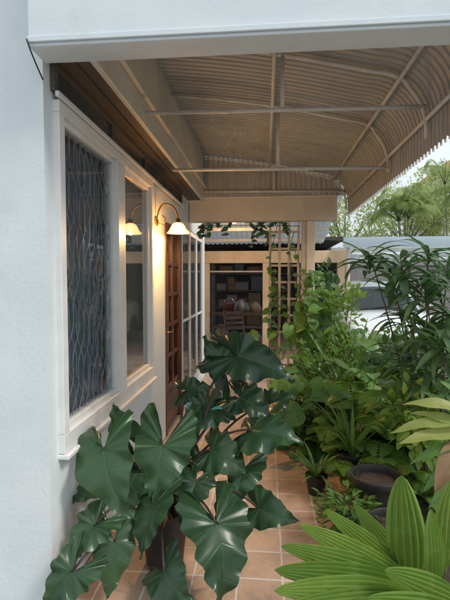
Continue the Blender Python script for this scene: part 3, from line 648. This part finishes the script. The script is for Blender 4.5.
for i, (a, c_, Y0, d, e, Y1, hwp) in enumerate(LV):
    B, Tp = at(a, c_, Y0), at(d, e, Y1)
    nr = Vector((U(-.5, .5), -.7, U(.4, 1.0)))
    mb = MB(); blade(mb, B, Tp, nr, hwp * Y0 / F, ARROW, 56, 7, fold=U(-.05, .28), droop=U(.5, 1.15), wave=U(.09, .18), r=U(.0, 1), bend=U(-.2, .2)); lf = mb.build('leaf', LPHIL, ph, smooth=True)
    r0 = pc + Vector((U(-.05, .05), U(-.05, .05), .26)); md = (r0 + B) / 2 + Vector((0, .06, .14 + .18 * abs(B.x - r0.x)))
    mb = MB(); mb.tube(qcurve(r0, md, B, 12), .0085, 7, .0055); mb.build('petiole', STEMR, ph, smooth=True)
mb = MB()
for i in range(46):
    a = U(0, 6.28); d = Vector((math.cos(a), math.sin(a), U(.6, 2.2)))
    lamina(mb, pc + Vector((U(-.05, .05), U(-.05, .05), .26)), d, (-d.x, -d.y, .5), U(.18, .36), .009, strap, 6, 1, .3, U(.5, 1.4))
mb.build('basal_leaves', LDRY, ph, smooth=True)

def bush(name, label, cat, px, py, Y, rx, ry, rY, n, L, W, m, stem=STEMG, prof=lance, clumps=9, group=None, ground=0.0, droop=.7, tight=.62):
    c = at(px, py, Y); k = Y / F; rad = Vector((rx * k, rY, ry * k)); base = Vector((c.x, c.y, ground))
    t = thing(name, base, label, cat, group); mb = MB(); sm = MB()
    cl = []
    for i in range(clumps):
        q = rv(); q.normalize(); q *= U(.45, 1); cl.append((c + Vector((q.x * rad.x, q.y * rad.y, q.z * rad.z)), U(.0, .6)))
    for p, _ in cl: sm.tube(qcurve(base + Vector((U(-.05, .05), U(-.05, .05), 0)), (base + p) / 2 + rv() * .06, p, 6), .006, 5, .003)
    for i in range(n):
        p, q = random.choice(cl); o = rv(); o *= min(rad) * tight
        pos = p + o; d = (pos - c).normalized() * .8 + rv() * .6 + Vector((0, -.1, .25))
        lamina(mb, pos, d, Vector((0, -.25, 1)) + rv() * .45, L * U(.6, 1.2), W * U(.7, 1.2), prof, 4, 1, .3, U(.2, 1) * droop, r=min(1, max(0, q + U(-.15, .4))))
    sm.build('stems', stem, t, smooth=True); mb.build('foliage', m, t, smooth=True); return t
def fern(name, label, px, py, Y, n, L, W, m, z0=.03, rnd=(.1, .9), cat='fern', group=None, up=(.7, 1.6), npin=16):
    c = at(px, py, Y); c.z = z0; t = thing(name, c, label, cat, group); mb = MB(); sm = MB()
    for i in range(n):
        a = i * 2.4 + U(-.3, .3); d = Vector((math.cos(a), math.sin(a), U(*up))).normalized(); ll = L * U(.7, 1.1)
        end = c + Vector((d.x, d.y, 0)) * ll * .95 + Vector((0, 0, ll * d.z * .45)); midp = c + d * ll * .62 + Vector((0, 0, ll * .15))
        path = qcurve(c, midp, end, npin + 3); sm.tube(path[::3] + [path[-1]], .004, 4, .0015); rr = U(*rnd)
        for j in range(3, len(path) - 1):
            tt = j / len(path); tg = (path[j + 1] - path[j]).normalized(); sd_ = tg.cross(Vector((0, 0, 1)))
            if sd_.length < .01: continue
            sd_.normalize(); up_ = sd_.cross(tg); pl_ = W * ll * math.sin(math.pi * (.12 + .86 * tt)) ** .8
            for s_ in (1, -1): lamina(mb, path[j], sd_ * s_ + tg * .45 + up_ * .1, up_, pl_, pl_ * .12 + ll / npin * .16, lance, 3, 1, .2, .5, r=min(1, rr + U(-.1, .1)))
    sm.build('stems', STEMG, t, smooth=True); mb.build('fronds', m, t, smooth=True); return t
def strapplant(name, label, c, n, L, W, m, up=(1, 2.5), droop=(.6, 1.6), cat='plant', potr=0, prof=strap):
    c = Vector(c); t = thing(name, (c.x, c.y, 0.002 if potr else c.z), label, cat)
    if potr: pot(t, (c.x, c.y, .002), potr, c.z / .84)
    mb = MB()
    for i in range(n):
        a = i * 2.4 + U(-.3, .3); d = Vector((math.cos(a), math.sin(a), U(*up)))
        lamina(mb, c + Vector((math.cos(a), math.sin(a), 0)) * .02, d, (-d.x, -d.y, .8), L * U(.7, 1.1), W * U(.8, 1.1), prof, 9, 1, .45, U(*droop), wave=.1)
    mb.build('leaves', m, t, smooth=True); return t
def broadplant(name, label, c, n, h, L, W, m):
    c = Vector(c); t = thing(name, c, label, 'plant'); mb = MB(); sm = MB()
    for i in range(n):
        a = i * 2.4 + U(-.3, .3); hh = h * U(.35, 1); p = c + Vector((math.cos(a) * hh * .35, math.sin(a) * hh * .35, hh)); sm.tube(qcurve(c, (c + p) / 2 + Vector((0, 0, hh * .2)), p, 6), .006, 5, .004)
        d = Vector((math.cos(a), math.sin(a), U(-.3, .6))); lamina(mb, p, d, (-d.x * .4, -.3, 1), L * U(.7, 1.1), W * U(.8, 1.1), ellip, 9, 3, .25, U(.5, 1.3), wave=.08)
    sm.build('stems', STEMG, t, smooth=True); mb.build('leaves', m, t, smooth=True); return t

# vine on post
vn = thing('climbing_vine', (pp, 5.2, 0), 'climbing vine with broad heart shaped leaves covering the porch post', 'vine')
mb = MB(); sm = MB()
for k in range(5):
    sm.tube([(pp + .08 * math.cos(q * .9 + k * 1.3), 5.33 + .03 * math.sin(q * .9 + k), q * .085) for q in range(20)], .006, 6)
for i in range(150):
    zz = U(.1, 1) ** .9 * 1.62; wd = .24 if zz < 1.0 else .09
    p = Vector((pp + .07 + random.gauss(0, wd), 5.18 - abs(random.gauss(0, .15)), zz)); s_ = U(.09, .18) if zz < 1.3 else U(.06, .11)
    d = Vector((U(-.8, .8), -.35, U(-1.1, .1))).normalized()
    blade(mb, p, p + d * s_, (U(-.4, .4), -.8, U(.3, .9)), s_ * .42, HEART, 12, 3, .2, .6, .08)
sm.build('stems', STEMG, vn, smooth=True); mb.build('foliage', LVINE, vn, smooth=True)
tv = thing('trellis_vine', (pp - .3, 5.5, 0), 'loose vine with small leaves hanging on the cream lattice trellis', 'vine'); mb = MB(); sm = MB()
for k in range(8):
    x = tx0 + (tx1 - tx0) * U(0, 1); top = U(1.0, 2.2); pts = [Vector((x + .05 * math.sin(q * .8 + k), 5.57, .02 + top * q / 16)) for q in range(17)]; sm.tube([Vector(((tx0 + tx1) / 2, 5.57, .01))] + pts, .004, 5)
    for p in pts[4:]:
        if random.random() < .65:
            s_ = U(.05, .12); d = Vector((U(-1, 1), -.4, U(-.9, .1))).normalized(); blade(mb, p, p + d * s_, (U(-.4, .4), -.8, .6), s_ * .4, HEART, 12, 2, .2, .5, .06)
sm.build('stems', STEMG, tv, smooth=True); mb.build('foliage', LVINE, tv, smooth=True)
hv = thing('hanging_vine', (0, 5.6, 2.1), 'sparse dark vine leaves dangling below the rear cream beam', 'vine')
mb = MB(); sm = MB(); sm.tube([at(198, 226, 5.58), at(250, 225, 5.58), at(300, 226, 5.58)], .004, 4)
for k in range(13):
    x = at(U(198, 300), 230, 5.6).x; p0 = Vector((x, 5.58, 2.3)); p1 = p0 + Vector((U(-.15, .15), U(0, .1), -U(.10, .38))); pts = qcurve(p0, (p0 + p1) / 2 + rv() * .06, p1, 6); sm.tube(pts, .003, 4)
    for p in pts[1:]:
        for _ in range(2):
            s_ = U(.03, .085); d = Vector((U(-1, 1), -.2, U(-.8, .2))).normalized(); blade(mb, p, p + d * s_, (U(-.4, .4), -.7, .6), s_ * .38, HEART, 12, 2, .2, .5, .05)
sm.build('stems', STEMG, hv, smooth=True); mb.build('foliage', LDRK, hv, smooth=True)

# long leaved shrub at right
oc = at(425, 420, 3.4); ol = thing('long_leaved_shrub', (oc.x, oc.y, .03), 'tall shrub with long arching narrow leaves radiating in rosettes at the right', 'shrub')
mb = MB()
for i, (px, py, Y, n) in enumerate(((370, 256, 3.3, 20), (400, 258, 3.1, 24), (426, 282, 3.0, 26), (442, 335, 2.8, 24), (432, 362, 2.95, 22), (447, 268, 3.2, 24), (440, 390, 2.9, 18), (424, 322, 3.2, 22), (452, 305, 3.1, 22), (428, 250, 3.4, 20), (408, 350, 3.3, 20), (396, 292, 3.4, 16), (404, 316, 3.4, 14))):
    p = at(px, py, Y); base = Vector((oc.x, oc.y, .03))
    b = MB(); b.tube(qcurve(base + rv() * .03, Vector((p.x * .45 + base.x * .55, p.y, p.z * .55)), p, 9), .010, 7, .004); b.build('branch', BARK, ol, smooth=True)
    rr = U(0, .6)
    for j in range(n):
        a = j * 2.4; el = U(-.3, 1.2); d = Vector((math.cos(a), math.sin(a), el))
        lamina(mb, p + Vector((0, 0, -.007 * j)), d, Vector((0, 0, 1)) + rv() * .25, U(.22, .42), U(.019, .031), lance, 8, 1, .35, U(.7, 1.7), r=min(1, rr + U(0, .5)))
mb.build('foliage', LOLE, ol, smooth=True)

bush('shrub', 'dark shrub growing behind the porch post and vine', 'shrub', 328, 312, 6.2, 18, 56, .4, 480, .12, .03, LDRK, clumps=18)
bush('shrub', 'mid green bush with small leaves right of the porch post', 'shrub', 345, 378, 4.6, 36, 40, .35, 800, .075, .018, LSHR, clumps=26)
bush('shrub', 'leafy bush in front of the car at the right edge of the garden', 'shrub', 428, 376, 4.4, 44, 36, .4, 600, .12, .03, LDRK, clumps=20)
bush('shrub', 'low bright green bush under the long leaved shrub at the right', 'shrub', 425, 415, 3.0, 34, 32, .25, 400, .085, .02, LBRT, clumps=18)
bush('shrub', 'hedge bush close in front of the bonnet of the white car', 'shrub', 385, 354, 6.4, 56, 17, .35, 700, .12, .03, LSHR, clumps=22)
bush('shrub', 'dense low ground bush beside the tiles below the vine', 'shrub', 318, 430, 4.0, 28, 34, .25, 380, .08, .022, LDRK, clumps=16)
bush('shrub', 'sparse upright sapling between the long leaved shrub and the vine', 'shrub', 341, 316, 4.9, 14, 48, .2, 400, .09, .024, LBRT, clumps=16)
for i, (px, py, Y, n, L, lab) in enumerate(((345, 450, 3.5, 24, .66, 'bright green fern at the edge of the tiles behind the black pots'), (385, 440, 3.4, 24, .70, 'feathery fern behind the largest black pot'), (360, 420, 4.0, 26, .95, 'tall fern in the middle of the garden bed'), (432, 450, 2.9, 22, .6, 'fern at the right edge below the long leaved shrub'), (325, 445, 3.9, 18, .55, 'small fern near the foot of the vine'), (405, 410, 3.8, 26, 1.05, 'arching fern under the right hand shrub'), (340, 410, 4.3, 22, 1.0, 'tallest fern with upright fronds right of the post'), (355, 455, 3.0, 18, .5, 'nearest low fern just behind the two black pots'), (395, 400, 4.3, 24, 1.05, 'rear fern rising in front of the leafy bush'), (372, 405, 3.6, 22, .85, 'bright fern arching above the broad paddle leaves'))):
    fern('fern', lab, px, py, Y, n, L, .18, LFERN, up=(.8, 2.6))
c = at(375, 440, 3.6); c.z = .03; broadplant('broad_leaved_plant', 'broad leaved plant with paddle shaped leaves amid the ferns', c, 14, .75, .30, .06, LBROAD)
c = at(322, 440, 4.2); c.z = .03; broadplant('broad_leaved_plant', 'broad leaved plant with upright leaves close to the porch post', c, 14, .95, .32, .07, LBROAD)
c = at(415, 440, 3.3); c.z = .03; broadplant('broad_leaved_plant', 'smaller broad leaved plant at the right of the ferns', c, 12, .8, .28, .055, LVINE)
c = at(350, 430, 4.4); c.z = .03; strapplant('strap_leaf_plant', 'large clump of tall arching strap leaves behind the ferns', c, 42, 1.15, .022, LSTRAP, (1.2, 4), (.5, 1.5))
# heart-leaf plant by the post foot
hp = at(298, 470, 3.9); hp.z = .02
hl = thing('heart_leaf_plant', hp, 'bright heart leaved plant at the left edge of the garden bed', 'plant'); mb = MB(); sm = MB()
for i in range(60):
    p = at(U(268, 335), U(380, 462), U(3.5, 4.1)); s_ = U(.09, .19); d = Vector((U(-1, 1), -.4, U(-.9, 0))).normalized()
    blade(mb, p, p + d * s_, (U(-.4, .4), -.7, U(.4, 1)), s_ * .42, HEART, 12, 3, .2, .6, .08); sm.tube(qcurve(hp, (hp + p) / 2 + Vector((0, 0, .15)), p, 6), .004, 5)
sm.build('stems', STEMG, hl, smooth=True); mb.build('foliage', LVINE, hl, smooth=True)

c = at(352, 470, 3.25); c.z = .2; strapplant('strap_leaf_plant', 'potted plant of upright narrow blade leaves behind the pots', c, 26, .50, .015, LSTRAP, (1.4, 4), (.3, 1.0), 'potted plant', .11)
c = atZ(316, 493, 0); c.z = .11; strapplant('small_potted_plant', 'smallest black pot with short strap leaves beside the tiles', c, 30, .28, .012, LSTRAP, (.5, 3), (.5, 1.5), 'potted plant', .075)

c = at(376, 505, 2.72); c.z = 0.002
bp = thing('black_pot', c, 'largest black pot with bare soil on the right of the tiles', 'pot'); pot(bp, c, .15, .31)
c = at(392, 552, 2.25); c.z = 0.002
bp = thing('black_pot', c, 'black pot standing nearest, below the largest pot and behind pale leaves', 'pot'); pot(bp, c, .12, .28)
c = at(348, 530, 2.5); c.z = .002; hb = thing('potted_herb', c, 'low bushy small leaved herb in a black pot before the largest pot', 'potted plant'); pot(hb, c, .085, .15)
mb = MB()
for i in range(260):
    a = U(0, 6.28); rr = U(.02, .17); p = Vector((c.x + rr * math.cos(a), c.y + rr * math.sin(a), U(.11, .27)))
    lamina(mb, p, (math.cos(a), math.sin(a), U(-.4, 1)), (0, 0, 1), U(.04, .08), .012, ellip, 4, 1, .2, .5)
mb.build('foliage', LSHR, hb, smooth=True)

# pleated leaf plant foreground right
pb = at(425, 620, 1.75); pb.z = 0.0
pt = thing('pleated_leaf_plant', pb, 'plant with deeply pleated pale green blades fanning out at the bottom right corner', 'plant')
def pet(B):
    mb = MB(); mb.tube(qcurve(pb, (pb + B) / 2 + Vector((.03, .03, .05)), B, 8), .009, 6, .006); mb.build('petiole', STEMG, pt, smooth=True)
def bprof(t): return max(0, math.sin(math.pi * t ** .8)) ** .6
PL = [(418, 592, 1.62, 282, 568, 1.46, 14, .8, (.1, -.7, .75)), (418, 590, 1.66, 288, 546, 1.54, 13, .7, (.15, -.75, .7)), (418, 588, 1.68, 304, 526, 1.64, 12, .65, (.2, -.8, .6)), (418, 586, 1.72, 328, 512, 1.76, 11, .6, (.2, -.85, .5)),
 (418, 597, 1.58, 282, 588, 1.40, 14, .8, (.05, -.7, .75)), (420, 602, 1.54, 290, 606, 1.36, 14, .8, (.05, -.7, .75)), (424, 606, 1.5, 318, 622, 1.34, 14, .8, (.05, -.7, .75)), (410, 586, 1.7, 402, 480, 1.75, 19, .4, (-.2, -1, .2)), (416, 585, 1.76, 356, 506, 1.86, 10, .5, (.2, -.9, .4)),
 (446, 566, 1.75, 452, 486, 1.8, 14, .45, (-.35, -.9, .2)), (436, 585, 1.6, 432, 512, 1.62, 12, .5, (.3, -.9, .3)), (465, 604, 1.5, 392, 572, 1.42, 14, .8, (.1, -.8, .6)), (468, 618, 1.45, 372, 600, 1.35, 14, .8, (.1, -.8, .6))]
for (a, c_, Y0, d, e, Y1, wp_, dr_, nr) in PL:
    B, Tp = at(a, c_, Y0), at(d, e, Y1); L = (Tp - B).length; X = (Tp - B).normalized(); Zn = Vector(nr)
    mb = MB(); lamina(mb, B, X + Zn * dr_ * .33, nr, L * 1.05, wp_ * Y0 / F, bprof, 22, 6, .12, dr_, .06, 1.0, U(-.35, .35), r=U(.25, .95)); mb.build('leaf', LPLEAT, pt); pet(B)
# pale strap plant right
yb = at(462, 470, 2.1); yb.z = .02
yp = thing('pale_leaved_plant', yb, 'plant with yellow green leaves and one dry leaf reaching in from the right edge', 'plant')
for (a, c_, d, e, Y1, wp_, mm) in ((470, 425, 392, 432, 2.05, 7.5, LYEL), (470, 415, 403, 404, 2.1, 7, LYEL), (468, 435, 402, 448, 2.0, 7.5, LYEL), (470, 445, 412, 466, 2.0, 6, LSTRAP), (466, 425, 420, 392, 2.2, 5, LSTRAP), (466, 436, 440, 496, 1.95, 11, LDRY), (470, 455, 425, 495, 2.0, 6, LSTRAP), (470, 430, 410, 418, 2.1, 6, LYEL), (470, 470, 432, 515, 2.0, 6, LSTRAP), (468, 410, 436, 378, 2.2, 5, LSTRAP)):
    B, Tp = at(a, c_, 2.1), at(d, e, Y1); mb = MB(); lamina(mb, B, Tp - B + Vector((0, 0, .08)), (U(-.3, .3), -.5, .9), (Tp - B).length, wp_ * 2.1 / F, lance, 12, 2, .35, U(.5, 1.0), .14, r=U(.3, 1)); mb.build('leaf', mm, yp, smooth=True)
    mb = MB(); mb.tube(qcurve(yb, (yb + B) / 2 + Vector((.02, 0, .05)), B, 6), .008, 6, .005); mb.build('petiole', STEMG, yp, smooth=True)

# far trees and palms
def palm(px, Y, h, n, L, label):
    x = at(px, 280, Y).x; t = thing('palm_tree', (x, Y, 0), label, 'palm tree', 'palms beyond the wall')
    for q in range(4):
        dx, dy = U(-.5, .5), U(-.5, .5); top = Vector((x + dx * 1.6, Y + dy, h * U(.75, 1))); b = MB(); b.tube(qcurve((x + dx * .4, Y + dy * .4, 0), (x + dx * .6, Y + dy, h / 2), top, 8), .04, 8, .02); b.build('trunk', PBARK, t, smooth=True)
        mb = MB(); sm = MB(); r0 = U(.2, .7)
        for i in range(n):
            a = i * 2.4 + q; d = Vector((math.cos(a), math.sin(a), U(.6, 2.6))).normalized(); end = top + Vector((d.x, d.y, 0)) * L * .9 + Vector((0, 0, L * (d.z - .5))); path = qcurve(top, top + d * L * .6 + Vector((0, 0, L * .15)), end, 24); sm.tube(path[::3], .012, 4, .004)
            for j in range(3, 24):
                tg = (path[j + 1] - path[j]).normalized(); sd_ = tg.cross(Vector((0, 0, 1))).normalized(); l_ = L * .32 * math.sin(math.pi * (.1 + .85 * j / 25)) ** .6
                for s_ in (1, -1): lamina(mb, path[j], sd_ * s_ + tg * .7 + Vector((0, 0, -.1)), (0, 0, 1), l_, .022, lance, 3, 1, .3, .8, r=min(1, r0 + U(-.2, .3)))
        sm.build('frond_ribs', STEMG, t, smooth=True); mb.build('fronds', LPALM, t, smooth=True)
palm(402, 17.6, 4.6, 8, 1.7, 'feathery clump of palms beyond the wall, left one of the palm clumps')
palm(448, 18.2, 5.2, 8, 1.9, 'feathery clump of palms beyond the wall at the right edge')
def tree(px, Y, h, r_, n, label, m=LTREE):
    x = at(px, 280, Y).x; t = thing('tree', (x, Y, 0), label, 'tree', 'trees beyond the wall'); b = MB(); b.tube([(x, Y, 0), (x + .1, Y, h * .3), (x, Y, h * .6)], .16, 8, .08); mb = MB(); cl = []
    for i in range(30):
        q = rv().normalized() * U(.4, 1) * r_; p = Vector((x + q.x, Y + q.y, h * .68 + q.z * .8)); cl.append((p, U(0, .6))); b.tube(qcurve((x, Y, h * .45), (x + q.x * .4, Y + q.y * .4, h * .6), p, 5), .04, 5, .012)
    b.build('trunk', PBARK, t, smooth=True)
    for i in range(n):
        p, q = random.choice(cl); o = rv() * r_ * .36; lamina(mb, p + o, rv() + Vector((0, 0, -.2)), rv() + Vector((0, 0, 1)), U(.10, .24), U(.025, .05), lance, 3, 1, .2, .5, r=min(1, q + U(0, .4)))
    mb.build('crown', m, t, smooth=True)
tree(345, 20, 5.6, 2.0, 2600, 'bushy tree beyond the wall behind the vine covered post')
tree(478, 20, 7.4, 2.5, 3000, 'tall bushy tree beyond the wall right of the palms')
tree(405, 21.5, 6.2, 2.2, 3000, 'bushy tree beyond the wall behind the palms')
tree(432, 23, 7.8, 2.4, 3000, 'tallest pale tree rearmost beyond the wall')
